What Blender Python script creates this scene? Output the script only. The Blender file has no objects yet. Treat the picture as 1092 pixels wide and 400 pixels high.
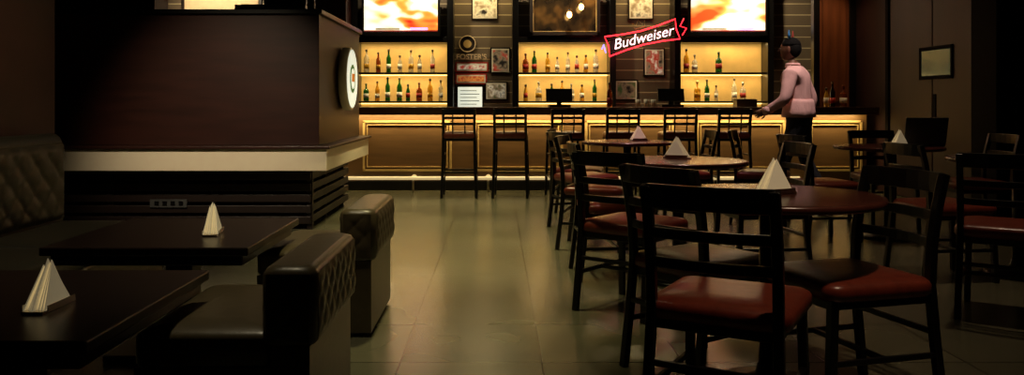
import bpy, bmesh, math, random
from mathutils import Vector, Matrix
random.seed(7)
S = bpy.context.scene
S.view_settings.view_transform = 'Standard'
S.view_settings.look = 'None'

# ------------------------------------------------------------------ materials
def _lin(c):
    return tuple((v/12.92 if v <= 0.04045 else ((v+0.055)/1.055)**2.4) for v in c)

def mat(name, col, rough=0.5, metal=0.0, emit=None, es=0.0, noise=0.15, nscale=12.0, trans=0.0, bump=0.0, stretch=None, spec=0.5, bdist=.01):
    """procedural material: base colour (sRGB 0..1) modulated by noise"""
    m = bpy.data.materials.new(name); m.use_nodes = True
    nt = m.node_tree; N = nt.nodes; L = nt.links
    b = N['Principled BSDF']
    c = _lin(col)
    tc = N.new('ShaderNodeTexCoord'); mp = N.new('ShaderNodeMapping')
    if stretch: mp.inputs['Scale'].default_value = stretch
    L.new(tc.outputs['Object'], mp.inputs['Vector'])
    nz = N.new('ShaderNodeTexNoise'); nz.inputs['Scale'].default_value = nscale
    nz.inputs['Detail'].default_value = 4
    L.new(mp.outputs['Vector'], nz.inputs['Vector'])
    cr = N.new('ShaderNodeValToRGB')
    cr.color_ramp.elements[0].position = 0.3; cr.color_ramp.elements[1].position = 0.7
    cr.color_ramp.elements[0].color = (*[v*(1-noise) for v in c], 1)
    cr.color_ramp.elements[1].color = (*[min(1, v*(1+noise)) for v in c], 1)
    L.new(nz.outputs['Fac'], cr.inputs['Fac'])
    L.new(cr.outputs['Color'], b.inputs['Base Color'])
    b.inputs['Roughness'].default_value = rough
    b.inputs['Metallic'].default_value = metal
    b.inputs['Specular IOR Level'].default_value = spec
    b.inputs['Transmission Weight'].default_value = trans
    if emit:
        b.inputs['Emission Color'].default_value = (*_lin(emit), 1)
        b.inputs['Emission Strength'].default_value = es
    if bump:
        bp = N.new('ShaderNodeBump'); bp.inputs['Strength'].default_value = bump
        bp.inputs['Distance'].default_value = bdist
        L.new(nz.outputs['Fac'], bp.inputs['Height']); L.new(bp.outputs['Normal'], b.inputs['Normal'])
    return m

def brick_mat(name, c1, c2, cm, w, h, mortar, axes='XY', off=(0, 0), offset=0.0, rough=0.4, rough_noise=0.1, spec=0.5, lo=.7, mott=1.2):
    m = bpy.data.materials.new(name); m.use_nodes = True
    nt = m.node_tree; N = nt.nodes; L = nt.links
    b = N['Principled BSDF']
    tc = N.new('ShaderNodeTexCoord'); sp = N.new('ShaderNodeSeparateXYZ'); cb = N.new('ShaderNodeCombineXYZ')
    L.new(tc.outputs['Object'], sp.inputs[0])
    for i, a in enumerate(axes):
        ad = N.new('ShaderNodeMath'); ad.operation = 'ADD'; ad.inputs[1].default_value = off[i]
        L.new(sp.outputs[a], ad.inputs[0]); L.new(ad.outputs[0], cb.inputs[i])
    bt = N.new('ShaderNodeTexBrick'); bt.offset = offset; bt.squash = 1
    bt.inputs['Scale'].default_value = 1
    bt.inputs['Brick Width'].default_value = w; bt.inputs['Row Height'].default_value = h
    bt.inputs['Mortar Size'].default_value = mortar; bt.inputs['Mortar Smooth'].default_value = 0.1
    bt.inputs['Color1'].default_value = (*_lin(c1), 1); bt.inputs['Color2'].default_value = (*_lin(c2), 1)
    bt.inputs['Mortar'].default_value = (*_lin(cm), 1)
    L.new(cb.outputs[0], bt.inputs['Vector'])
    nz = N.new('ShaderNodeTexNoise'); nz.inputs['Scale'].default_value = mott; nz.inputs['Detail'].default_value = 2
    L.new(tc.outputs['Object'], nz.inputs['Vector'])
    mx = N.new('ShaderNodeMix'); mx.data_type = 'RGBA'; mx.blend_type = 'MULTIPLY'; mx.inputs['Factor'].default_value = 1
    bw = N.new('ShaderNodeValToRGB'); bw.color_ramp.elements[0].color = (lo, lo, lo, 1); bw.color_ramp.elements[1].color = (1, 1, 1, 1)
    bw.color_ramp.elements[0].position = .3; bw.color_ramp.elements[1].position = .7
    L.new(nz.outputs['Fac'], bw.inputs['Fac'])
    L.new(bt.outputs['Color'], mx.inputs['A']); L.new(bw.outputs['Color'], mx.inputs['B'])
    L.new(mx.outputs['Result'], b.inputs['Base Color'])
    mr = N.new('ShaderNodeMapRange'); mr.inputs['To Min'].default_value = rough-rough_noise; mr.inputs['To Max'].default_value = rough+rough_noise
    L.new(nz.outputs['Fac'], mr.inputs['Value']); L.new(mr.outputs[0], b.inputs['Roughness'])
    b.inputs['Specular IOR Level'].default_value = spec
    bp = N.new('ShaderNodeBump'); bp.inputs['Strength'].default_value = 0.25; bp.inputs['Distance'].default_value = 0.003
    bp.invert = True
    L.new(bt.outputs['Fac'], bp.inputs['Height']); L.new(bp.outputs['Normal'], b.inputs['Normal'])
    return m

def picture_mat(name, cols, scale=6, es=0.0, seed=0.0, rough=0.5, stretch=(1, 1, 1)):
    m = bpy.data.materials.new(name); m.use_nodes = True
    nt = m.node_tree; N = nt.nodes; L = nt.links; b = N['Principled BSDF']
    tc = N.new('ShaderNodeTexCoord'); mp = N.new('ShaderNodeMapping'); mp.inputs['Location'].default_value = (seed, seed, seed)
    mp.inputs['Scale'].default_value = stretch
    L.new(tc.outputs['Object'], mp.inputs['Vector'])
    nz = N.new('ShaderNodeTexNoise'); nz.inputs['Scale'].default_value = scale; nz.inputs['Detail'].default_value = 2
    L.new(mp.outputs['Vector'], nz.inputs['Vector'])
    cr = N.new('ShaderNodeValToRGB'); e = cr.color_ramp.elements
    n = len(cols)
    while len(e) < n: e.new(0.5)
    for i, c in enumerate(cols):
        e[i].position = 0.32+0.36*i/(n-1); e[i].color = (*_lin(c), 1)
    L.new(nz.outputs['Fac'], cr.inputs['Fac']); L.new(cr.outputs['Color'], b.inputs['Base Color'])
    if es:
        L.new(cr.outputs['Color'], b.inputs['Emission Color']); b.inputs['Emission Strength'].default_value = es
    b.inputs['Roughness'].default_value = rough
    return m

M = {}
M['floor'] = brick_mat('floor_tile', (.43, .42, .33), (.37, .365, .29), (.21, .20, .15), .6, .6, .0045, 'XY', (.41, .1), 0, .24, .03, spec=.6, lo=.75)
M['ceil'] = mat('ceiling_paint', (.10, .09, .09), .9)
M['darkwall'] = mat('dark_red_wall', (.25, .12, .09), .55, noise=.2, nscale=3)
M['rightwall'] = mat('right_wall_veneer', (.17, .075, .055), .55, noise=.25, nscale=4, stretch=(1, 1, .15))
M['plank'] = brick_mat('wall_planks', (.46, .40, .32), (.44, .38, .31), (.85, .78, .62), 60.0, .165, .007, 'XZ', (30, .06), 0, .5)
M['booth'] = mat('dark_walnut', (.21, .10, .075), .42, noise=.25, nscale=5, stretch=(.4, .4, 3))
M['black'] = mat('black_lacquer', (.045, .04, .04), .32, noise=.1)
M['matt'] = mat('matt_black_paint', (.05, .035, .035), .85, noise=.1, spec=.15)
M['frameblk'] = mat('black_powder_coat', (.042, .034, .032), .30, noise=.1)
M['cream'] = mat('cream_laminate', (1, .93, .82), .45, noise=.03)
M['slat'] = mat('slat_wood', (.12, .07, .055), .5)
M['barfront'] = mat('bar_front_veneer', (.42, .31, .18), .5, noise=.2, nscale=5, stretch=(.3, 1, 3))
M['moulding'] = mat('gold_moulding', (.78, .66, .42), .45, noise=.08)
M['counter'] = mat('counter_wood', (.40, .26, .15), .3, noise=.2, nscale=6, stretch=(.2, 1, 1))
M['steel'] = mat('brushed_steel', (.75, .72, .66), .28, 1.0, noise=.05)
M['railwhite'] = mat('foot_rail_lit', (.95, .9, .8), .3, noise=.04, emit=(1, .88, .62), es=.45)  # emission paints in the light that falls on the rail
M['leather'] = mat('oxblood_vinyl', (.44, .185, .13), .32, noise=.18, nscale=25, bump=.08)
M['leathergrey'] = mat('taupe_vinyl', (.31, .27, .19), .36, noise=.12, nscale=25, bump=.08)
M['leatherdark'] = mat('charcoal_vinyl', (.22, .205, .15), .42, noise=.12, nscale=25, bump=.08)
M['tabletop'] = mat('table_laminate', (.29, .15, .12), .22, noise=.2, nscale=8, stretch=(.3, 2, 1))
M['lowtable'] = mat('low_table_veneer', (.12, .07, .05), .34, noise=.2, nscale=8, stretch=(.3, 2, 1))
M['paper'] = mat('napkin_paper', (1, .97, .88), .8, noise=.02, emit=(1, .9, .7), es=.10)  # faint emission painted in to brighten the napkins
M['glow'] = mat('shelf_backlight', (.78, .62, .36), .6, noise=.3, nscale=2.5, emit=(.95, .73, .34), es=.36)
M['shelf'] = mat('shelf_wood', (.14, .09, .06), .4)
M['led'] = mat('led_strip', (1, .9, .7), .5, emit=(1, .83, .46), es=4)
M['doorwood'] = mat('door_wood', (.42, .23, .12), .4, noise=.25, nscale=5, stretch=(3, 3, .3))
M['beige'] = mat('beige_panel', (.85, .75, .60), .7, noise=.05)
M['glassgreen'] = mat('window_glass', (.20, .29, .24), .12, noise=.2, nscale=5, emit=(.40, .52, .40), es=.10)
M['b_green'] = mat('green_glass', (.15, .42, .14), .08, trans=.6)
M['b_amber'] = mat('amber_glass', (.62, .30, .08), .08, trans=.6)
M['b_gold'] = mat('golden_liquor', (.90, .68, .20), .1, trans=.5)
M['b_clear'] = mat('clear_glass', (.92, .92, .86), .08, trans=.7)
M['b_dark'] = mat('dark_glass', (.08, .06, .05), .1)
M['b_red'] = mat('red_label', (.65, .12, .08), .5)
M['b_white'] = mat('white_label', (.92, .90, .82), .6)
M['b_cap'] = mat('bottle_cap', (.25, .2, .12), .3, .6)
M['neonred'] = mat('neon_red', (.9, .1, .1), .4, emit=(1, .12, .16), es=6)
M['neonwhite'] = mat('neon_white', (1, .8, .8), .4, emit=(1, .80, .82), es=3)
M['neonblue'] = mat('neon_violet', (.5, .5, 1), .4, emit=(.55, .50, 1), es=3)
M['signface'] = mat('lit_sign_face', (.93, .93, .88), .4, noise=.03, emit=(.92, .94, .85), es=.8)
M['signgreen'] = mat('sign_print', (.25, .42, .20), .5, emit=(.25, .45, .20), es=.4)
M['signorange'] = mat('sign_print_orange', (.8, .45, .1), .5, emit=(.85, .45, .1), es=.5)
M['skin'] = mat('skin', (.45, .29, .21), .55, noise=.06)
M['hair'] = mat('black_hair', (.045, .035, .03), .85, noise=.3, nscale=60, bump=.4, spec=.2)
M['shirt'] = mat('pink_shirt', (.98, .76, .75), .9, noise=.10, nscale=9, bump=.8, bdist=.03, stretch=(1, 1, .45), spec=.15)
M['trouser'] = mat('dark_trousers', (.08, .075, .10), .85)
M['shoe'] = mat('black_shoe', (.03, .03, .03), .3)
M['blueplastic'] = mat('blue_felt', (.12, .45, .70), .6)
M['redplastic'] = mat('red_felt', (.60, .15, .10), .6)
M['eye'] = mat('eye_white', (.9, .9, .88), .2)
M['mirror'] = picture_mat('mirror_painted_reflection', [(.10, .08, .06), (.20, .15, .09), (.42, .30, .15)], 3.5, .35, 2.2, .15)  # warm room reflections painted into the glass colour and emission
M['lamp'] = mat('lamp_lens', (1, .9, .7), .4, emit=(1, .82, .55), es=6)
M['glint'] = mat('reflection_glow', (1, .85, .6), .3, emit=(1, .75, .40), es=16)  # glow standing in for lamps reflected in the mirror
M['grey'] = mat('grey_plastic', (.28, .28, .28), .4)

# ------------------------------------------------------------------ mesh builder
class B:
    def __init__(s):
        s.bm = bmesh.new(); s.mats = []; s.xf = Matrix.Identity(4)
    def mi(s, m):
        m = M[m]
        if m not in s.mats: s.mats.append(m)
        return s.mats.index(m)
    def _v(s, co): return s.bm.verts.new(s.xf @ Vector(co))
    def _f(s, vs, i, smooth=False):
        try:
            f = s.bm.faces.new(vs); f.material_index = i; f.smooth = smooth; return f
        except ValueError: return None
    def box(s, x0, x1, y0, y1, z0, z1, m):
        i = s.mi(m)
        v = [s._v((x, y, z)) for x in (x0, x1) for y in (y0, y1) for z in (z0, z1)]
        for q in ((0, 1, 3, 2), (4, 6, 7, 5), (0, 4, 5, 1), (2, 3, 7, 6), (0, 2, 6, 4), (1, 5, 7, 3)):
            s._f([v[k] for k in q], i)
    def rings(s, rings, m, cap=True, smooth=True, close=True):
        i = s.mi(m); R = [[s._v(p) for p in r] for r in rings]; n = len(R[0])
        for a, b in zip(R, R[1:]):
            for k in range(n if close else n-1):
                s._f([a[k], a[(k+1) % n], b[(k+1) % n], b[k]], i, smooth)
        if cap:
            s._f(list(reversed(R[0])), i); s._f(R[-1], i)
    def lathe(s, prof, pos, m, n=24, axis='Z', smooth=True):
        rr = []
        for r, h in prof:
            ring = []
            for k in range(n):
                a = 2*math.pi*k/n; c, d = r*math.cos(a), r*math.sin(a)
                p = (c, d, h) if axis == 'Z' else ((h, c, d) if axis == 'X' else (d, h, c))
                ring.append((pos[0]+p[0], pos[1]+p[1], pos[2]+p[2]))
            rr.append(ring)
        s.rings(rr, m, True, smooth)
    def sweep(s, path, w, t, m, ref=(1, 0, 0), taper=1.0):
        path = [Vector(p) for p in path]; ref = Vector(ref); rr = []
        for k, p in enumerate(path):
            tg = (path[min(k+1, len(path)-1)]-path[max(k-1, 0)]).normalized()
            u = (ref-ref.dot(tg)*tg).normalized(); v = tg.cross(u)
            f = 1+(taper-1)*k/(len(path)-1)
            hw, ht = w/2*f, t/2*f
            rr.append([p+u*a+v*b for a, b in ((hw, ht), (-hw, ht), (-hw, -ht), (hw, -ht))])
        s.rings(rr, m, True, False)
    def tube(s, path, r, m, n=8, closed=False, radii=None):
        path = [Vector(p) for p in path]; rr = []; N = len(path)
        if closed: path = path+[path[0]]
        prev = None
        for k, p in enumerate(path):
            if closed:
                tg = (path[(k+1) % N]-path[(k-1) % N]).normalized()
            else:
                tg = (path[min(k+1, len(path)-1)]-path[max(k-1, 0)]).normalized()
            if prev is None:
                ref = Vector((0, 0, 1)) if abs(tg.z) < .9 else Vector((1, 0, 0))
            else: ref = prev
            u = (ref-ref.dot(tg)*tg).normalized(); prev = u; v = tg.cross(u)
            q = radii[k] if radii else r
            rr.append([p+(u*math.cos(2*math.pi*j/n)+v*math.sin(2*math.pi*j/n))*q for j in range(n)])
        s.rings(rr, m, not closed, True)
    def rrect(s, cx, cy, sx, sy, r, z, n=5):
        out = []
        for qx, qy, a0 in ((1, 1, 0), (-1, 1, 90), (-1, -1, 180), (1, -1, 270)):
            for k in range(n+1):
                a = math.radians(a0+90*k/n)
                out.append((cx+qx*(sx/2-r)+r*math.cos(a), cy+qy*(sy/2-r)+r*math.sin(a), z))
        return out
    def cushion(s, cx, cy, sx, sy, z0, z1, r, m, dome=.008):
        L = []
        for ins, z in ((.012, z0), (0, z0+.012), (0, z1-.022), (.006, z1-.01), (.02, z1-.002), (.06, z1+dome*.6), (.13, z1+dome)):
            L.append(s.rrect(cx, cy, sx-2*ins, sy-2*ins, max(r-ins*.6, .01), z))
        s.rings(L, m)
    def ellip(s, c, rx, ry, rz, m, n=20, k=12, zmin=-1, zmax=1):
        rr = []
        for j in range(k+1):
            a = -math.pi/2+math.pi*j/k
            z = math.sin(a)
            if z < zmin-1e-6 or z > zmax+1e-6: continue
            q = max(math.cos(a), .002)
            rr.append([(c[0]+rx*q*math.cos(2*math.pi*i/n), c[1]+ry*q*math.sin(2*math.pi*i/n), c[2]+rz*z) for i in range(n)])
        s.rings(rr, m)
    def quilt(s, o, u, v, nrm, lu, lv, m, d=.11, h=.014, step=.018, pw=.4):
        """diamond-tufted panel: origin o, axes u,v, bulging along nrm"""
        o, u, v, nrm = map(Vector, (o, u, v, nrm)); i = s.mi(m)
        a = max(2, int(lu/step)); b = max(2, int(lv/step)); G = []
        for p in range(a+1):
            row = []
            for q in range(b+1):
                x = lu*p/a; y = lv*q/b
                e = abs(math.sin(math.pi*(x+y)/d)*math.sin(math.pi*(x-y)/d))**pw
                edge = min(1, min(x, lu-x, y, lv-y)/.03)
                row.append(s._v(o+u*x+v*y+nrm*(h*e*edge)))
            G.append(row)
        for p in range(a):
            for q in range(b):
                s._f([G[p][q], G[p+1][q], G[p+1][q+1], G[p][q+1]], i, True)
    def done(s, name, loc=(0, 0, 0), rot=0, bevel=0, parent=None, fix=True):
        if fix: bmesh.ops.recalc_face_normals(s.bm, faces=s.bm.faces)
        me = bpy.data.meshes.new(name); s.bm.to_mesh(me); s.bm.free()
        for m in s.mats: me.materials.append(m)
        o = bpy.data.objects.new(name, me); S.collection.objects.link(o)
        o.location = loc; o.rotation_euler = (0, 0, rot)
        if bevel:
            bv = o.modifiers.new('bevel', 'BEVEL'); bv.width = bevel; bv.segments = 2; bv.limit_method = 'ANGLE'
            bv.angle_limit = math.radians(50)
        if parent: o.parent = parent
        return o

def empty(name, loc=(0, 0, 0), rot=0):
    e = bpy.data.objects.new(name, None); S.collection.objects.link(e); e.location = loc; e.rotation_euler = (0, 0, rot)
    e.empty_display_size = .1
    return e

def inst(src, name, loc, rot=0):
    o = src.copy(); o.name = name; S.collection.objects.link(o); o.location = loc; o.rotation_euler = (0, 0, rot); return o

def face(fx, fy): return math.atan2(-fx, fy)

# ------------------------------------------------------------------ room shell
def shell(name, x0, x1, y0, y1, z0, z1, m):
    b = B(); b.box(x0, x1, y0, y1, z0, z1, m); return b.done(name)
ZC = 3.2
shell('floor', -5.2, 5.2, -2.2, 12.6, -.1, 0, 'floor')
shell('ceiling', -5.2, 5.2, -2.2, 12.6, ZC, ZC+.1, 'ceil')
shell('wall_back', -5.2, 5.2, 12.302, 12.45, 0, ZC, 'plank')
shell('wall_left', -2.85, -2.68, -2.0, 5.0, 0, ZC, 'darkwall')
shell('wall_left_far', -5.1, -4.9, 5.0, 12.3, 0, ZC, 'darkwall')
shell('wall_left_return', -5.1, -2.85, 4.85, 5.0, 0, ZC, 'darkwall')
shell('wall_right', 4.8, 4.95, -2.0, 12.3, 0, ZC, 'rightwall')
shell('wall_front', -2.85, 4.95, -2.15, -2.0, 0, ZC, 'darkwall')

# door on right wall (double leaf with small window)
b = B()
X = 4.798
b.box(X-.05, X, 7.98, 8.06, 0, 2.75, 'matt'); b.box(X-.05, X, 10.02, 10.1, 0, 2.75, 'matt'); b.box(X-.05, X, 7.98, 10.1, 2.75, 2.83, 'matt')
b.box(X-.03, X, 8.06, 9.03, .01, 2.75, 'rightwall'); b.box(X-.03, X, 9.05, 10.02, .01, 2.75, 'rightwall')
b.box(X-.045, X-.03, 8.62, 8.66, 1.36, 1.72, 'matt'); b.box(X-.045, X-.03, 9.26, 9.30, 1.36, 1.72, 'matt')
b.box(X-.045, X-.03, 8.62, 9.30, 1.68, 1.72, 'matt'); b.box(X-.045, X-.03, 8.62, 9.30, 1.36, 1.40, 'matt')
b.box(X-.038, X-.03, 8.66, 9.26, 1.40, 1.68, 'glassgreen')
b.box(X-.04, X-.03, 8.96, 9.02, .95, 1.2, 'matt')
b.done('door_1', bevel=.004)

# column on right wall nearer to the camera
b = B(); b.box(4.45, 4.798, 7.35, 7.75, 0, ZC, 'matt'); b.box(4.44, 4.798, 7.34, 7.76, 0, .12, 'slat')
b.done('column', bevel=.006)

# panelled door between black jambs, right end of the back bar
b = B()
b.box(4.24, 4.78, 11.02, 11.08, 0, 2.95, 'doorwood')
for x in (4.22, 4.70): b.box(x, x+.08, 10.99, 11.10, 0, 2.95, 'black')
b.box(4.34, 4.66, 10.995, 11.02, .2, .95, 'doorwood'); b.box(4.34, 4.66, 10.995, 11.02, 1.12, 2.7, 'doorwood')
b.done('door_2', bevel=.004)

# ------------------------------------------------------------------ bar
b = B()
bx0, bx1 = -3.2, 4.66; fy = 10.4
b.box(bx0, bx1, fy, fy+.12, 0, 1.0, 'barfront')
b.box(bx0, bx1, fy-.02, fy, 0, .12, 'black')
b.box(bx1-.1, bx1, fy+.12, fy+.55, 0, 1.0, 'barfront')
b.box(bx0, bx1+.03, fy-.28, fy+.58, 1.0, 1.05, 'counter')
b.box(bx0, bx1+.03, fy-.27, fy-.20, .955, 1.0, 'counter')
b.box(bx0, bx1, fy-.06, fy-.02, .975, 1.0, 'led')
x = -2.55
while x < 4.4:
    w = .58 if x < -2 else 1.12
    w = min(w, 4.6-x)
    for k in (0, .05):
        t = .028 if k == 0 else .012
        x0, x1, z0, z1 = x+k, x+w-k, .24+k, .88-k
        b.box(x0, x1, fy-.018, fy, z0, z0+t, 'moulding'); b.box(x0, x1, fy-.018, fy, z1-t, z1, 'moulding')
        b.box(x0, x0+t, fy-.018, fy, z0, z1, 'moulding'); b.box(x1-t, x1, fy-.018, fy, z0, z1, 'moulding')
    x += w+.28
b.done('bar_counter', bevel=.004)
b = B()
b.tube([(-3.1, fy-.17, .17), (3.75, fy-.17, .17)], .022, 'railwhite', 12)
for k in range(8):
    xx = -2.9+k*.93
    b.tube([(xx, fy-.17, .17), (xx, fy-.02, .17)], .012, 'railwhite'); b.lathe([(.035, 0), (.035, .012)], (xx, fy-.035, .17), 'railwhite', 12, 'Y')
    b.tube([(xx, fy-.17, .17), (xx, fy-.17, 0)], .012, 'steel')
b.done('foot_rail')

# back bar cabinet
b = B(); by = 12.3
def post(x, w=.09): b.box(x-w/2, x+w/2, by-.34, by, 0, 2.95, 'black')
for x in (-2.06, -.68, .27, 1.68, 2.62, 3.97): post(x)
b.box(-2.1, 4.0, by-.45, by, 0, .86, 'slat'); b.box(-2.1, 4.0, by-.5, by, .86, .92, 'counter')
for x0, x1 in ((-2.015, -.725), (.315, 1.635), (2.665, 3.925)):
    b.box(x0, x1, by-.04, by-.01, .92, 1.98, 'glow')
    for z in (1.10, 1.52): b.box(x0, x1, by-.30, by-.04, z, z+.03, 'shelf'); b.box(x0, x1, by-.06, by-.045, z-.012, z, 'led')
    b.box(x0, x1, by-.34, by, 1.98, 2.06, 'black')
b.done('back_bar_cabinet', bevel=.003)

BOT = {
 'wine': [(.036, 0), (.037, .01), (.037, .18), (.030, .21), (.014, .24), (.013, .30), (.015, .302), (.015, .315), (.004, .316)],
 'whisky': [(.044, 0), (.045, .01), (.045, .15), (.038, .18), (.015, .20), (.014, .25), (.018, .252), (.018, .28), (.004, .281)],
 'beer': [(.030, 0), (.031, .008), (.031, .13), (.022, .17), (.012, .20), (.012, .235), (.014, .237), (.014, .245), (.004, .246)],
 'slim': [(.032, 0), (.033, .01), (.033, .2), (.018, .235), (.013, .25), (.013, .30), (.016, .302), (.016, .325), (.004, .326)]}
def bottle(b, x, y, z, kind, m, label, sc=1.0):
    b.lathe([(r*sc, h*sc) for r, h in BOT[kind]], (x, y, z), m, 12)
    r = BOT[kind][1][0]*sc+.0012
    b.lathe([(r, .05*sc), (r, .12*sc)], (x, y, z), label, 12)
    hh = BOT[kind][-1][1]*sc
    b.lathe([(.017*sc, hh-.03*sc), (.017*sc, hh+.002)], (x, y, z), 'b_cap', 10)
for x0, x1 in ((-1.98, -.76), (.36, 1.60), (2.72, 3.88)):
    b = B()
    for z in (1.131, 1.551):
        x = x0+.06
        while x < x1-.03:
            if not (x0 > 2 and random.random() < .45):
                bottle(b, x, by-.18+random.uniform(-.03, .03), z, random.choice(list(BOT)), random.choice(['b_green', 'b_amber', 'b_gold', 'b_gold', 'b_clear', 'b_clear', 'b_green', 'b_clear']), random.choice(['b_white', 'b_red', 'b_white', 'b_gold']), random.uniform(.9, 1.1))
            x += random.uniform(.12, .20)
    b.done('liquor_bottle_row')

# televisions
tvcols = [(.95, .30, .12), (1, .62, .30), (1, .93, .78), (1, .98, .92), (1, .55, .22), (.7, .12, .08)]
for n, (xa, xb) in enumerate(((-1.95, -.82), (2.76, 3.90))):
    M['tv%d' % n] = picture_mat('tv_picture_%d' % n, tvcols, 1.5, 1.3, seed=3.1+n*4.7, rough=.2, stretch=(1, 1, 2.2))
    b = B(); y = by-.36
    b.box(xa, xb, y-.05, y, 2.07, 2.73, 'black'); b.box(xa+.035, xb-.035, y-.053, y-.049, 2.13, 2.70, 'tv%d' % n)
    b.box(xa+.035, xb-.035, y-.055, y-.052, 2.13, 2.15, 'b_red')
    b.box(xa+.2, xa+.55, y-.057, y-.054, 2.155, 2.185, 'b_white'); b.box(xa+.7, xa+.95, y-.057, y-.054, 2.155, 2.185, 'neonblue')
    b.box(xa+.3, xa+.8, y, by, 2.3, 2.5, 'black')
    b.done('television', bevel=.004)

# framed mirror
b = B(); y = by-.36
b.box(.47, 1.49, y, y+.03, 2.08, 2.78, 'shelf'); b.box(.53, 1.43, y-.004, y, 2.14, 2.72, 'mirror')
for (p, q, r, s_) in ((.47, 1.49, 2.08, 2.13), (.47, 1.49, 2.73, 2.78), (.47, .52, 2.08, 2.78), (1.44, 1.49, 2.08, 2.78)):
    b.box(p, q, y-.03, y, r, s_, 'slat')
for (p, q, r, s_) in ((.52, 1.44, 2.13, 2.14), (.52, .53, 2.13, 2.73), (1.43, 1.44, 2.13, 2.73)):
    b.box(p, q, y-.034, y, r, s_, 'moulding')
b.box(.6, 1.36, y+.03, by, 2.3, 2.6, 'slat')
b.done('framed_mirror', bevel=.003)

# glowing bulbs on cords, added in place of lamp reflections in the mirror
for x, z in ((1.03, 2.36), (1.20, 2.47)):
    b = B(); b.tube([(0, 0, .07), (0, 0, ZC-z)], .004, 'black'); b.lathe([(.015, .04), (.015, .08)], (0, 0, 0), 'black', 12)
    b.ellip((0, 0, 0), .036, .036, .048, 'glint')
    b.done('reflection_bulb', (x, 11.75, z))

# posters
def poster(name, xa, xb, za, zb, cols, frame='black', es=0, sc=8, seed=0, y=by):
    k = 'p%d' % len(M); M[k] = picture_mat('print_'+k, cols, sc, es, seed)
    b = B(); t = .02
    b.box(xa, xb, y-.025, y, za, zb, frame)
    b.box(xa+t, xb-t, y-.028, y-.024, za+t, zb-t, 'b_white')
    b.box(xa+2*t, xb-2*t, y-.031, y-.027, za+2*t, zb-2*t, k)
    b.done(name, bevel=.002)
W = (.93, .9, .8); R = (.75, .2, .12); K = (.12, .1, .08); T = (.6, .52, .4); Gn = (.3, .4, .2)
poster('framed_poster', -.38, .02, 2.34, 2.78, [T, W, K], 'shelf', .08, 9, 1)
poster('framed_poster', 1.95, 2.33, 2.34, 2.78, [T, W, K], 'shelf', .08, 9, 2)
poster('framed_poster', -.10, .20, 1.54, 1.93, [W, R, T, K], 'black', .25, 9, 3)
poster('framed_poster', -.62, -.13, 1.56, 1.71, [R, W, R], 'b_red', .25, 12, 4)
poster('framed_poster', -.62, -.15, 1.38, 1.54, [R, (.9, .6, .3), R], 'b_red', .3, 14, 5)
poster('framed_poster', -.18, .16, 1.14, 1.42, [Gn, T, W, K], 'black', .2, 10, 6)
poster('framed_poster', 2.18, 2.50, 1.50, 1.92, [W, R, T, K], 'black', .25, 9, 7)
poster('framed_poster', 1.75, 2.10, 1.14, 1.45, [K, T, Gn], 'black', .1, 10, 8)
b = B(); b.box(-.60, -.20, by-.05, by, 1.00, 1.36, 'black'); b.box(-.58, -.22, by-.054, by-.049, 1.02, 1.34, 'signface')
for k in range(5): b.box(-.55, -.3+.04*(k % 2), by-.057, by-.053, 1.08+.05*k, 1.09+.05*k, 'grey')
b.done('lit_menu_board')

def text(body, size, m, parent, loc, rot=(math.pi/2, 0, 0), ext=.004, shear=0, name='lettering', bold=0.0):
    c = bpy.data.curves.new(name, 'FONT'); c.body = body; c.size = size; c.extrude = ext; c.align_x = 'CENTER'; c.align_y = 'CENTER'
    c.shear = shear; c.offset = bold
    c.materials.append(M[m]); o = bpy.data.objects.new(name, c); S.collection.objects.link(o)
    o.parent = parent; o.location = loc; o.rotation_euler = rot; return o
# round beer sign with lettering
e = empty('round_beer_sign', (-.44, by-.03, 1.98))
b = B(); b.lathe([(.13, 0), (.13, .02)], (0, 0, 0), 'slat', 32, 'Y')
b.tube([(.12*math.cos(a*.2618), -.012, .12*math.sin(a*.2618)) for a in range(24)], .008, 'beige', 6, closed=True)
b.lathe([(.06, -.008), (.06, .0)], (0, 0, 0), 'moulding', 24, 'Y')
b.done('disc', parent=e)
text("FOSTER'S", .11, 'beige', e, (.06, -.02, -.195), bold=.002)

# neon sign
e = empty('neon_beer_sign', (2.0, 11.35, 2.0)); e.rotation_euler = (0, math.radians(-14), 0)
b = B()
pts = [(-.50, .14), (-.25, .11), (0, .095), (.25, .11), (.50, .14), (.48, 0), (.50, -.14), (.25, -.11), (0, -.095), (-.25, -.11), (-.50, -.14), (-.48, 0)]
b.tube([(p[0], 0, p[1]) for p in pts], .009, 'neonred', 8, closed=True)
b.done('outline_tube', parent=e)
b = B()
for z in (-.07, .07): b.box(-.46, .46, .03, .04, z-.006, z+.006, 'matt')
for x in (-.4, .4): b.tube([(x, .035, .07), (x, .60, .07)], .006, 'black')
b.done('backing', parent=e)
b = B(); cr = [(-.07, .14), (-.09, .23), (-.045, .18), (0, .25), (.045, .18), (.09, .23), (.07, .14)]
b.tube([(p[0], 0, p[1]) for p in cr], .006, 'moulding', 6, closed=True); b.done('crown', parent=e)
text('Budweiser', .20, 'neonwhite', e, (0, -.012, -.005), shear=.35, bold=-.001)
b = B(); b.tube([(.54, 0, -.1), (.62, 0, -.02), (.54, 0, .03), (.62, 0, .12)], .007, 'neonred', 6); b.done('side_tube', parent=e)
b = B(); b.tube([(-.58, 0, -.02), (-.54, 0, .04), (-.54, 0, -.08)], .008, 'neonblue', 6); b.done('violet_tube', parent=e)

# beige board on far back wall at left
b = B(); b.box(-4.65, -3.55, by-.03, by, 2.2, 2.9, 'beige'); b.box(-4.7, -3.5, by-.02, by, 2.15, 2.95, 'slat'); b.done('notice_board', bevel=.004)
b = B(); b.box(-2.9, -2.12, 11.6, 12.29, 0, ZC, 'booth'); b.done('structural_column', bevel=.005)

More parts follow.
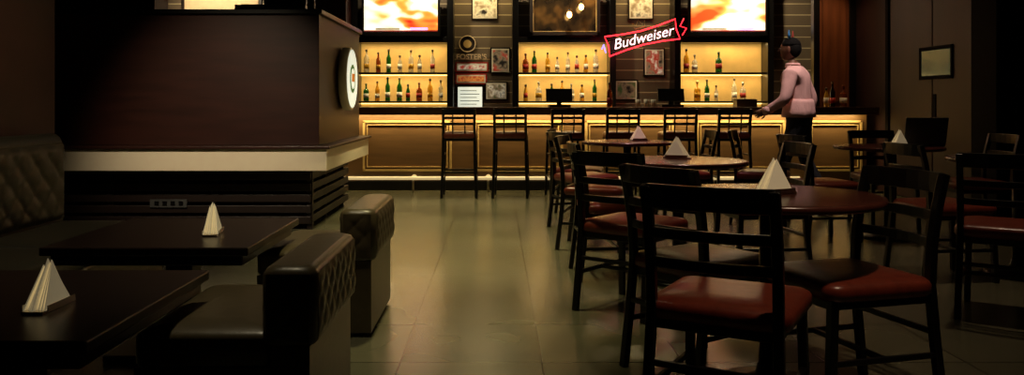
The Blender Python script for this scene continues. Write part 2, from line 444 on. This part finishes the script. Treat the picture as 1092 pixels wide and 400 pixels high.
# stuff on counter
CT = 1.05
def pos_terminal(x, y):
    b = B(); b.box(-.14, .14, -.1, .12, 0, .03, 'black'); b.sweep([(0, .04, .03), (0, .03, .10)], .06, .03, 'black')
    b.xf = Matrix.Translation((0, .02, .14)) @ Matrix.Rotation(math.radians(-18), 4, 'X')
    b.box(-.17, .17, -.012, .012, -.07, .10, 'black'); b.done('cash_register', (x, y, CT), bevel=.004)
pos_terminal(.80, 10.6); pos_terminal(2.25, 10.65)
b = B()
for dx in (0, .11, .2): b.lathe([(.028, 0), (.036, .1), (.033, .1), (.026, .005)], (dx, 0, 0), 'b_white', 16)
b.done('paper_cup_group', (1.83, 10.7, CT))
b = B(); bottle(b, 0, 0, 0, 'wine', 'b_amber', 'b_red'); b.done('liquor_bottle', (1.46, 10.7, CT))
b = B(); bottle(b, 0, 0, 0, 'beer', 'b_gold', 'b_white'); bottle(b, .1, .05, 0, 'slim', 'b_dark', 'b_red'); bottle(b, .22, 0, 0, 'whisky', 'b_amber', 'b_white'); b.done('sauce_bottle_group', (4.25, 10.65, CT))
b = B(); b.box(-.13, .13, -.09, .09, 0, .1, 'steel'); b.box(-.12, .12, -.08, .08, .1, .104, 'black'); b.done('napkin_caddy', (3.2, 10.65, CT), bevel=.006)

# ------------------------------------------------------------------ bar stools
b = B()
for sx in (-1, 1):
    b.sweep([(sx*.20, -.22, 0), (sx*.185, -.19, .4), (sx*.18, -.17, .72), (sx*.18, -.19, .88), (sx*.18, -.22, 1.03)], .032, .03, 'frameblk')
    b.sweep([(sx*.20, .20, 0), (sx*.18, .17, .70)], .03, .03, 'frameblk')
    b.sweep([(sx*.192, -.2, .24), (sx*.192, .19, .24)], .022, .022, 'frameblk')
    b.sweep([(sx*.185, -.19, .5), (sx*.185, .18, .5)], .02, .02, 'frameblk')
for z, y in ((.30, .19), (.30, -.2)): b.sweep([(-.19, y, z), (.19, y, z)], .022, .022, 'frameblk', ref=(0, 0, 1))
b.box(-.19, .19, -.18, .18, .66, .70, 'frameblk')
b.cushion(0, 0, .40, .39, .69, .765, .05, 'leather')
for z, h in ((1.0, .065), (.93, .03), (.86, .03)):
    yy = -.18-(z-.72)*.12
    b.sweep([(x, yy-.02*(1-(x/.18)**2), z) for x in (-.18, -.09, 0, .09, .18)], .018, h, 'frameblk', ref=(0, 1, 0))
for x in (-.07, .07): b.sweep([(x, -.19, .75), (x, -.235, 1.0)], .016, .016, 'frameblk')
st = b.done('bar_stool', (-.44, 9.72, 0), bevel=.003)
for x in (.165, .80, 1.46, 2.12, 2.74): inst(st, 'bar_stool', (x, 9.72, 0), random.uniform(-.1, .1))

# ------------------------------------------------------------------ dining chairs
b = B()
for sx in (-1, 1):
    b.sweep([(sx*.205, -.26, 0), (sx*.20, -.23, .25), (sx*.195, -.213, .45), (sx*.195, -.222, .60), (sx*.195, -.245, .73), (sx*.195, -.275, .845)], .032, .03, 'frameblk')
    b.sweep([(sx*.20, .21, 0), (sx*.19, .19, .42)], .032, .032, 'frameblk')
    b.sweep([(sx*.20, -.23, .20), (sx*.197, .20, .20)], .02, .02, 'frameblk')
b.sweep([(-.197, -.02, .20), (.197, -.02, .20)], .02, .02, 'frameblk', ref=(0, 0, 1))
b.sweep([(-.2, -.23, .28), (.2, -.23, .28)], .02, .02, 'frameblk', ref=(0, 0, 1))
b.box(-.20, .20, -.215, .205, .385, .42, 'frameblk')
b.cushion(0, 0, .455, .45, .415, .478, .06, 'leather', .01)
for z, h in ((.812, .075), (.695, .034), (.60, .034)):
    yy = -.222-(max(z-.6, 0))**1.1*.24
    b.sweep([(x, yy-.03*(1-(x/.195)**2), z) for x in (-.195, -.13, -.065, 0, .065, .13, .195)], .02, h, 'frameblk', ref=(0, 1, 0))
ch = b.done('dining_chair', (.77, 2.72, 0), face(.50, .87), bevel=.004)
for x, y, fx, fy_ in ((.86, 3.42, .83, .55), (1.29, 3.08, -.96, -.27),
                      (.74, 4.45, .62, .75), (.76, 5.3, 1, .05), (1.66, 5.25, -1, -.1), (.76, 6.3, .95, -.3),
                      (.78, 7.25, .9, .4), (.80, 8.0, .95, -.2), (1.72, 7.65, -1, 0),
                      (2.66, 4.30, .55, .8), (2.82, 5.22, 1, .1), (3.95, 5.1, -.8, .2),
                      (2.62, 6.65, 1, .2), (2.45, 7.6, .9, -.4), (3.45, 7.35, 0, -1), (3.85, 6.7, -1, 0)):
    inst(ch, 'dining_chair', (x, y, 0), face(fx, fy_))

# round tables
b = B()
b.lathe([(.38, .718), (.415, .722), (.42, .73), (.42, .742), (.415, .749), (.40, .75), (.05, .7502)], (0, 0, 0), 'tabletop', 64)
b.lathe([(.13, .70), (.13, .718)], (0, 0, 0), 'frameblk', 24)
b.lathe([(.035, .03), (.035, .70)], (0, 0, 0), 'frameblk', 20)
b.lathe([(.20, 0), (.202, .012), (.19, .022), (.10, .035), (.05, .06), (.04, .10)], (0, 0, 0), 'frameblk', 40)
tb = b.done('round_table', (1.05, 3.19, 0))
TABS = [(1.12, 5.1), (1.2, 7.6), (3.2, 6.75), (3.35, 5.3)]
for x, y in TABS: inst(tb, 'round_table', (x, y, 0))

# napkin holders
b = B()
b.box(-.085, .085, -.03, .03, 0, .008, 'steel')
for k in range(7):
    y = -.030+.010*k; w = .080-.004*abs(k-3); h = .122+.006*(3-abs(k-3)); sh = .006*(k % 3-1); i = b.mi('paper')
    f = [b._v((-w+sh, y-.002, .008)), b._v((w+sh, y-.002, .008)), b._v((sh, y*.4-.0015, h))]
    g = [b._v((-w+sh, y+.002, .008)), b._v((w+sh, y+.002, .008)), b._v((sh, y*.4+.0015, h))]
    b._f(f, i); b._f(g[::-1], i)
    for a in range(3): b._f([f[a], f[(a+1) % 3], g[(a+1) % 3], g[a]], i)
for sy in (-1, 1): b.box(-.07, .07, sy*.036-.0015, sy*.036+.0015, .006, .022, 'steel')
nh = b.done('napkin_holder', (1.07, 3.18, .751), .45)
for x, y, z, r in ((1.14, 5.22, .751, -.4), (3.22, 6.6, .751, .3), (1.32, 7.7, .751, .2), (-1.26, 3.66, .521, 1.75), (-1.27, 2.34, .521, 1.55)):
    inst(nh, 'napkin_holder', (x, y, z), r)

# laptop
b = B(); b.box(-.17, .17, -.12, .12, 0, .018, 'grey')
b.xf = Matrix.Translation((0, -.12, .018)) @ Matrix.Rotation(math.radians(12), 4, 'X')
b.box(-.17, .17, -.006, .006, 0, .22, 'grey'); b.box(-.155, .155, .006, .007, .015, .205, 'black')
b.done('laptop', (3.45, 6.78, .751), bevel=.004)

# ------------------------------------------------------------------ serving booth (left)
b = B()
b.box(-4.4, -1.52, 7.05, 9.1, .74, 1.86, 'booth')
b.box(-4.42, -1.49, 7.02, 9.13, 1.86, 1.90, 'black')
b.box(-4.45, -1.40, 6.90, 9.2, .715, .74, 'booth')
b.box(-4.43, -1.43, 6.93, 9.18, .53, .715, 'cream')
b.box(-4.40, -1.70, 7.25, 9.0, 0, .53, 'matt')
z = .05
while z < .50:
    b.box(-4.38, -1.62, 7.17, 7.21, z, z+.065, 'slat'); b.box(-1.66, -1.62, 7.21, 9.0, z, z+.065, 'slat'); z += .095
for x in (-4.3, -3.4, -2.5, -1.66): b.box(x, x+.05, 7.20, 7.25, 0, .54, 'slat')
for y in (8.0, 8.9): b.box(-1.70, -1.66, y, y+.05, 0, .54, 'slat')
b.done('service_booth', bevel=.005)
b = B(); b.box(-.16, .16, -.012, 0, -.035, .035, 'grey')
for x in (-.1, -.03, .04, .11): b.box(x-.02, x+.02, -.015, -.011, -.02, .02, 'black')
b.done('socket_strip', (-2.85, 7.165, .23), bevel=.002)
# round lit sign on booth side
e = empty('round_lit_sign', (-1.51, 8.12, 1.34))
b = B(); b.lathe([(.29, 0), (.31, .01), (.31, .075), (.295, .085)], (0, 0, 0), 'cream', 48, 'X'); b.lathe([(.285, .085), (.285, .089)], (0, 0, 0), 'signface', 48, 'X')
b.lathe([(.14, .089), (.14, .092)], (0, 0, .0), 'signgreen', 32, 'X'); b.lathe([(.10, .092), (.10, .095)], (0, 0, 0), 'signface', 32, 'X')
b.box(.094, .098, -.07, .07, -.03, .05, 'signorange'); b.done('disc', parent=e)
# mixer etc on the booth
b = B(); b.box(-.32, .32, -.25, .25, 0, .09, 'black'); b.box(-.28, .28, -.2, .2, .09, .1, 'grey')
b.xf = Matrix.Translation((.05, .1, .1)); b.box(-.2, .2, -.02, .02, .03, .33, 'black'); b.box(-.05, .05, -.02, .02, 0, .04, 'black')
b.done('mixing_desk', (-2.05, 7.7, 1.90), bevel=.006)
b = B(); b.box(-.03, .03, -.03, .03, 0, 1.29, 'slat'); b.box(-.05, .05, -.05, .05, 0, .02, 'slat'); b.done('booth_post', (-1.62, 7.2, 1.9), bevel=.003)
b = B(); b.box(-.5, .5, -.15, .15, 0, .14, 'slat'); b.box(-.45, .45, -.155, -.15, .02, .12, 'black'); b.done('audio_rack', (-3.55, 7.5, 1.90), bevel=.004)

# ------------------------------------------------------------------ banquette on the left wall
b = B()
y0, y1 = -.6, 4.82
b.box(-2.66, -1.98, y0, y1, 0, .08, 'black'); b.box(-2.66, -1.95, y0, y1, .08, .32, 'leatherdark')
yy = y0
while yy < y1-.1:
    b.cushion(-2.24, yy+.45, .6, .89, .32, .42, .04, 'leatherdark'); yy += .903
b.sweep([(-2.60, y0, .62), (-2.60, y1, .62)], .14, .50, 'leatherdark', ref=(1, 0, 0))
b.tube([(-2.60, y0, .86), (-2.60, y1, .86)], .065, 'leatherdark', 14)
b.quilt((-2.528, y0, .43), (0, 1, 0), (0, 0, 1), (1, 0, 0), y1-y0, .43, 'leatherdark', d=.17, h=.018, step=.014, pw=.22)
b.done('banquette_bench', bevel=.008)

# low tables
b = B()
b.box(-.42, .42, -.43, .43, .485, .52, 'lowtable'); b.box(-.39, .39, -.40, .40, .44, .485, 'black')
b.box(-.06, .06, -.06, .06, .03, .44, 'black'); b.box(-.25, .25, -.25, .25, 0, .03, 'black')
lt = b.done('low_table', (-1.42, 3.74, 0), bevel=.006)
inst(lt, 'low_table', (-1.42, 2.44, 0))

# lounge chairs (back slab on the aisle side, facing the tables)
b = B()
b.box(-.27, .15, -.34, .34, .03, .29, 'leathergrey')
b.cushion(-.06, 0, .43, .69, .29, .40, .04, 'leathergrey', .014)
b.box(.15, .27, -.35, .35, .02, .36, 'leathergrey')
L_ = []
for ins, z in ((.01, .36), (0, .372), (0, .575), (.01, .592), (.03, .60)):
    L_.append(b.rrect(.205, 0, .17-2*ins, .72-2*ins, .045, z))
b.rings(L_, 'leathergrey')
b.quilt((.291, -.32, .375), (0, 1, 0), (0, 0, 1), (1, 0, 0), .64, .205, 'leathergrey', d=.10, h=.010, step=.01)
b.quilt((.119, .32, .41), (0, -1, 0), (0, 0, 1), (-1, 0, 0), .64, .17, 'leathergrey', d=.10, h=.010, step=.01)
b.quilt((.14, -.361, .375), (1, 0, 0), (0, 0, 1), (0, -1, 0), .13, .205, 'leathergrey', d=.10, h=.008, step=.008)
for x in (-.22, .2):
    for y in (-.29, .29): b.lathe([(.02, 0), (.022, .03)], (x, y, 0), 'black', 12)
lc = b.done('lounge_chair', (-.86, 4.22, 0), bevel=.01)
inst(lc, 'lounge_chair', (-.84, 2.86, 0))

# ------------------------------------------------------------------ man
def man(loc, rot):
    root = empty('walking_man', loc, rot)
    V = {'pel': ((0, 0, .95), (.165, .125)), 'sp': ((0, .01, 1.10), (.175, .14)), 'ch': ((0, .04, 1.28), (.19, .145)), 'cl': ((0, .05, 1.405), (.14, .09)),
         'nk': ((0, .065, 1.49), (.055, .055)), 'nt': ((0, .085, 1.56), (.05, .05)),
         'sl': ((-.18, .04, 1.39), (.080, .072)), 'el': ((-.27, .06, 1.13), (.064, .064)), 'wl': ((-.24, .27, 1.02), (.040, .038)),
         'sr': ((.18, .04, 1.39), (.080, .072)), 'er': ((.28, -.05, 1.13), (.064, .064)), 'wr': ((.28, .05, .89), (.040, .038)),
         'hl': ((-.09, 0, .88), (.10, .10)), 'kl': ((-.10, .14, .50), (.072, .075)), 'al': ((-.10, .10, .10), (.045, .048)), 'tl': ((-.10, .26, .045), (.045, .035)),
         'hr': ((.09, 0, .88), (.10, .10)), 'kr': ((.10, -.03, .49), (.072, .075)), 'ar': ((.10, -.27, .13), (.045, .048)), 'tr': ((.10, -.13, .045), (.045, .035))}
    E = ['pel sp', 'sp ch', 'ch cl', 'cl nk', 'nk nt', 'cl sl', 'sl el', 'el wl', 'cl sr', 'sr er', 'er wr', 'pel hl', 'hl kl', 'kl al', 'al tl', 'pel hr', 'hr kr', 'kr ar', 'ar tr']
    keys = list(V); me = bpy.data.meshes.new('sk'); me.from_pydata([V[k][0] for k in keys], [tuple(keys.index(q) for q in e.split()) for e in E], [])
    o = bpy.data.objects.new('sk', me); S.collection.objects.link(o)
    o.modifiers.new('s', 'SKIN'); sd = o.modifiers.new('d', 'SUBSURF'); sd.levels = 2; sd.render_levels = 2
    for i, k in enumerate(keys):
        sv = me.skin_vertices[0].data[i]; sv.radius = V[k][1]; sv.use_root = (k == 'pel')
    dg = bpy.context.evaluated_depsgraph_get(); dg.update()
    nm = bpy.data.meshes.new_from_object(o.evaluated_get(dg)); bpy.data.objects.remove(o)
    nm.materials.clear()
    for k in ('shirt', 'trouser', 'shoe', 'skin'): nm.materials.append(M[k])
    wl, wr = Vector(V['wl'][0]), Vector(V['wr'][0])
    for p in nm.polygons:
        c = p.center; p.use_smooth = True
        k = 0
        if c.z < .10: k = 2
        elif c.z < 1.0 and abs(c.x) < .21: k = 1
        elif c.z > 1.48: k = 3
        if (c-wl).length < .045 or (c-wr).length < .045: k = 3
        p.material_index = k
    bd = bpy.data.objects.new('body', nm); S.collection.objects.link(bd); bd.parent = root
    # shirt tail flaring a little over the belt line
    b = B()
    rr = []
    for z, f in ((.955, 1.04), (.96, 1.10), (1.02, 1.05), (1.10, .98), (1.14, .9)):
        rr.append([(.185*f*math.cos(2*math.pi*k/36)*(1+.02*math.sin(k*2.6)), .01+.150*f*math.sin(2*math.pi*k/36)*(1+.03*math.sin(k*2.1)), z) for k in range(36)])
    b.rings(rr, 'shirt'); b.done('shirt_hem', parent=root)
    # head
    b = B(); hc = (0, .10, 1.655)
    b.ellip(hc, .074, .094, .112, 'skin', 24, 16)
    b.ellip((0, .125, 1.59), .05, .06, .05, 'skin', 16, 10)
    b.tube([(0, .188, 1.675), (0, .212, 1.64), (0, .192, 1.632)], .01, 'skin', 8, radii=[.008, .014, .008])
    for s in (-1, 1):
        b.ellip((s*.03, .180, 1.662), .011, .008, .008, 'eye', 10, 8); b.ellip((s*.03, .187, 1.662), .005, .003, .005, 'hair', 8, 6)
        b.ellip((s*.076, .09, 1.65), .010, .02, .032, 'skin', 10, 8)
        b.tube([(s*.018, .192, 1.68), (s*.045, .178, 1.68)], .004, 'hair', 6)
    b.tube([(-.025, .180, 1.598), (0, .187, 1.596), (.025, .180, 1.598)], .005, 'redplastic', 6)
    b.ellip((0, .085, 1.69), .080, .098, .092, 'hair', 24, 14, zmin=-.05)
    b.ellip((0, .06, 1.66), .078, .078, .095, 'hair', 20, 12)
    for s in (-1, 1):
        b.tube([(s*.05, .09, 1.765), (s*.065, .09, 1.80), (s*.06, .09, 1.85)], .01, 'blueplastic' if s < 0 else 'redplastic', 8, radii=[.014, .011, .003])
    b.done('head', parent=root)
    b = B()
    for z, r in ((1.475, .066), (1.497, .062)): b.tube([(r*math.cos(a*.5236), .07+r*math.sin(a*.5236), z) for a in range(12)], .015, 'shirt', 8, closed=True)
    b.done('collar', parent=root)
    # hands with fingers
    for side, w, d in ((-1, wl, Vector((.10, .95, -.35))), (1, wr, Vector((0, .35, -.93)))):
        d.normalize(); b = B(); up = Vector((1, 0, 0)); u = (up-up.dot(d)*d).normalized(); v = d.cross(u)
        def P(a, l, c): return w+d*l+v*a+u*c
        b.tube([P(0, -.06, 0), P(0, -.02, 0), P(0, .02, 0)], .04, 'shirt', 12, radii=[.046, .045, .045])
        b.tube([P(0, -.02, 0), P(0, .02, 0), P(0, .06, 0), P(0, .09, 0)], .03, 'skin', 10, radii=[.026, .030, .038, .030])
        for a, l in ((-.030, .060), (-.010, .072), (.010, .068), (.029, .052)):
            b.tube([P(a, .075, 0), P(a, .075+l*.45, -side*.006), P(a*.95, .075+l*.8, -side*.02), P(a*.9, .075+l, -side*.034)], .008, 'skin', 8, radii=[.0095, .009, .008, .006])
        b.tube([P(.03, .02, 0), P(.052, .045, -side*.01), P(.055, .075, -side*.02)], .01, 'skin', 8, radii=[.012, .010, .007])
        b.done('hand', parent=root)
man((3.10, 8.45, 0), face(-.80, .6))

# ------------------------------------------------------------------ lights
def downlight(x, y, power, col=(1, .86, .6), deg=70, aim=None, r=.06, blend=.7):
    b = B(); b.lathe([(.075, -.001), (.075, -.03), (.06, -.03), (.058, -.012)], (0, 0, 0), 'black', 24); b.lathe([(.05, -.014), (.05, -.012)], (0, 0, 0), 'lamp', 20)
    o = b.done('ceiling_downlight', (x, y, ZC))
    l = bpy.data.lights.new('lamp', 'SPOT'); l.energy = power; l.color = col; l.spot_size = math.radians(deg); l.spot_blend = blend; l.shadow_soft_size = r
    lo = bpy.data.objects.new('lamp', l); S.collection.objects.link(lo); lo.parent = o; lo.location = (0, 0, -.05)
    if aim:
        dv = Vector(aim)-Vector((x, y, ZC-.05)); lo.rotation_euler = dv.to_track_quat('-Z', 'Y').to_euler()
WG = (1, .86, .42)
downlight(-.5, 8.3, 360, WG, 66, blend=1)
downlight(-.4, 6.3, 400, WG, 62, blend=1)
downlight(-.4, 4.5, 210, WG, 58, blend=1)
downlight(1.4, 2.2, 85, (1, .72, .46), 52, (1.15, 2.95, .4), blend=1)
downlight(1.3, 5.2, 120, (1, .60, .50), 52, blend=1)  # pinkish spot added for the tint of neon and televisions
downlight(1.2, 7.4, 170, (1, .48, .52), 52, blend=1)  # stronger pink spot, added so the far table picks up that tint
downlight(-1.0, 3.3, 90, (1, .85, .55), 54, (-.95, 3.3, .4), blend=1)
downlight(-1.7, 3.9, 40, (1, .85, .6), 60, (-2.6, 4.2, .6), blend=1)  # wall wash added to brighten the banquette
downlight(2.7, 4.6, 55, (1, .72, .48), 62, blend=1)
downlight(3.0, 6.4, 50, (1, .68, .45), 56, blend=1)
downlight(3.1, 7.6, 130, (1, .80, .68), 34, (3.05, 8.4, 1.3))
downlight(-2.2, 4.2, 330, (1, .82, .55), 42, (-2.3, 6.95, .8), blend=1)  # spot added to brighten the booth front and its cream band
downlight(-4.1, 11.2, 150, (1, .8, .5), 80, (-4.1, 12.3, 2.4))  # lamp added so the beige board shows up
downlight(1.2, 10.9, 50, (1, .8, .5), 100)
downlight(-1.2, 11.2, 70, (1, .8, .5), 100, (-1.2, 12.3, 2.2))
downlight(3.4, 11.2, 90, (1, .8, .5), 100, (3.8, 12.3, 2.0))
downlight(1.0, 11.2, 80, (1, .8, .5), 100, (1.0, 12.3, 2.2))
downlight(4.2, 10.2, 45, (1, .66, .35), 60, (4.45, 11.0, 1.6))

def strip(name, loc, sx, sy, power, rot=(0, 0, 0), col=(1, .74, .34)):
    l = bpy.data.lights.new(name, 'AREA'); l.shape = 'RECTANGLE'; l.size = sx; l.size_y = sy; l.energy = power; l.color = col
    o = bpy.data.objects.new(name, l); S.collection.objects.link(o); o.location = loc; o.rotation_euler = rot; return o
strip('under_counter_led_light', (.75, fy-.09, .965), 7.6, .04, 44, (math.radians(12), 0, 0))
for x in (-1.37, .97, 3.3):
    strip('shelf_led_light', (x, by-.2, 1.97), 1.2, .05, 6)
    strip('shelf_led_light', (x, by-.2, 1.50), 1.2, .05, 5)
for x in (-.2, 2.15): strip('shelf_led_light', (x, by-.3, 2.9), .8, .05, 8)  # strips above the poster bays, which hold no shelves

w = bpy.data.worlds.new('World'); S.world = w; w.use_nodes = True
w.node_tree.nodes['Background'].inputs[0].default_value = (.9, .75, .5, 1); w.node_tree.nodes['Background'].inputs[1].default_value = .02

# ------------------------------------------------------------------ camera
c = bpy.data.cameras.new('camera'); c.sensor_width = 36; c.lens = 36*880/1092; c.shift_x = .01465; c.shift_y = -.0824
co = bpy.data.objects.new('camera', c); S.collection.objects.link(co); co.location = (0, 0, 1.1); co.rotation_euler = (math.pi/2, 0, 0)
c.clip_start = .05
c.dof.use_dof = False
S.camera = co
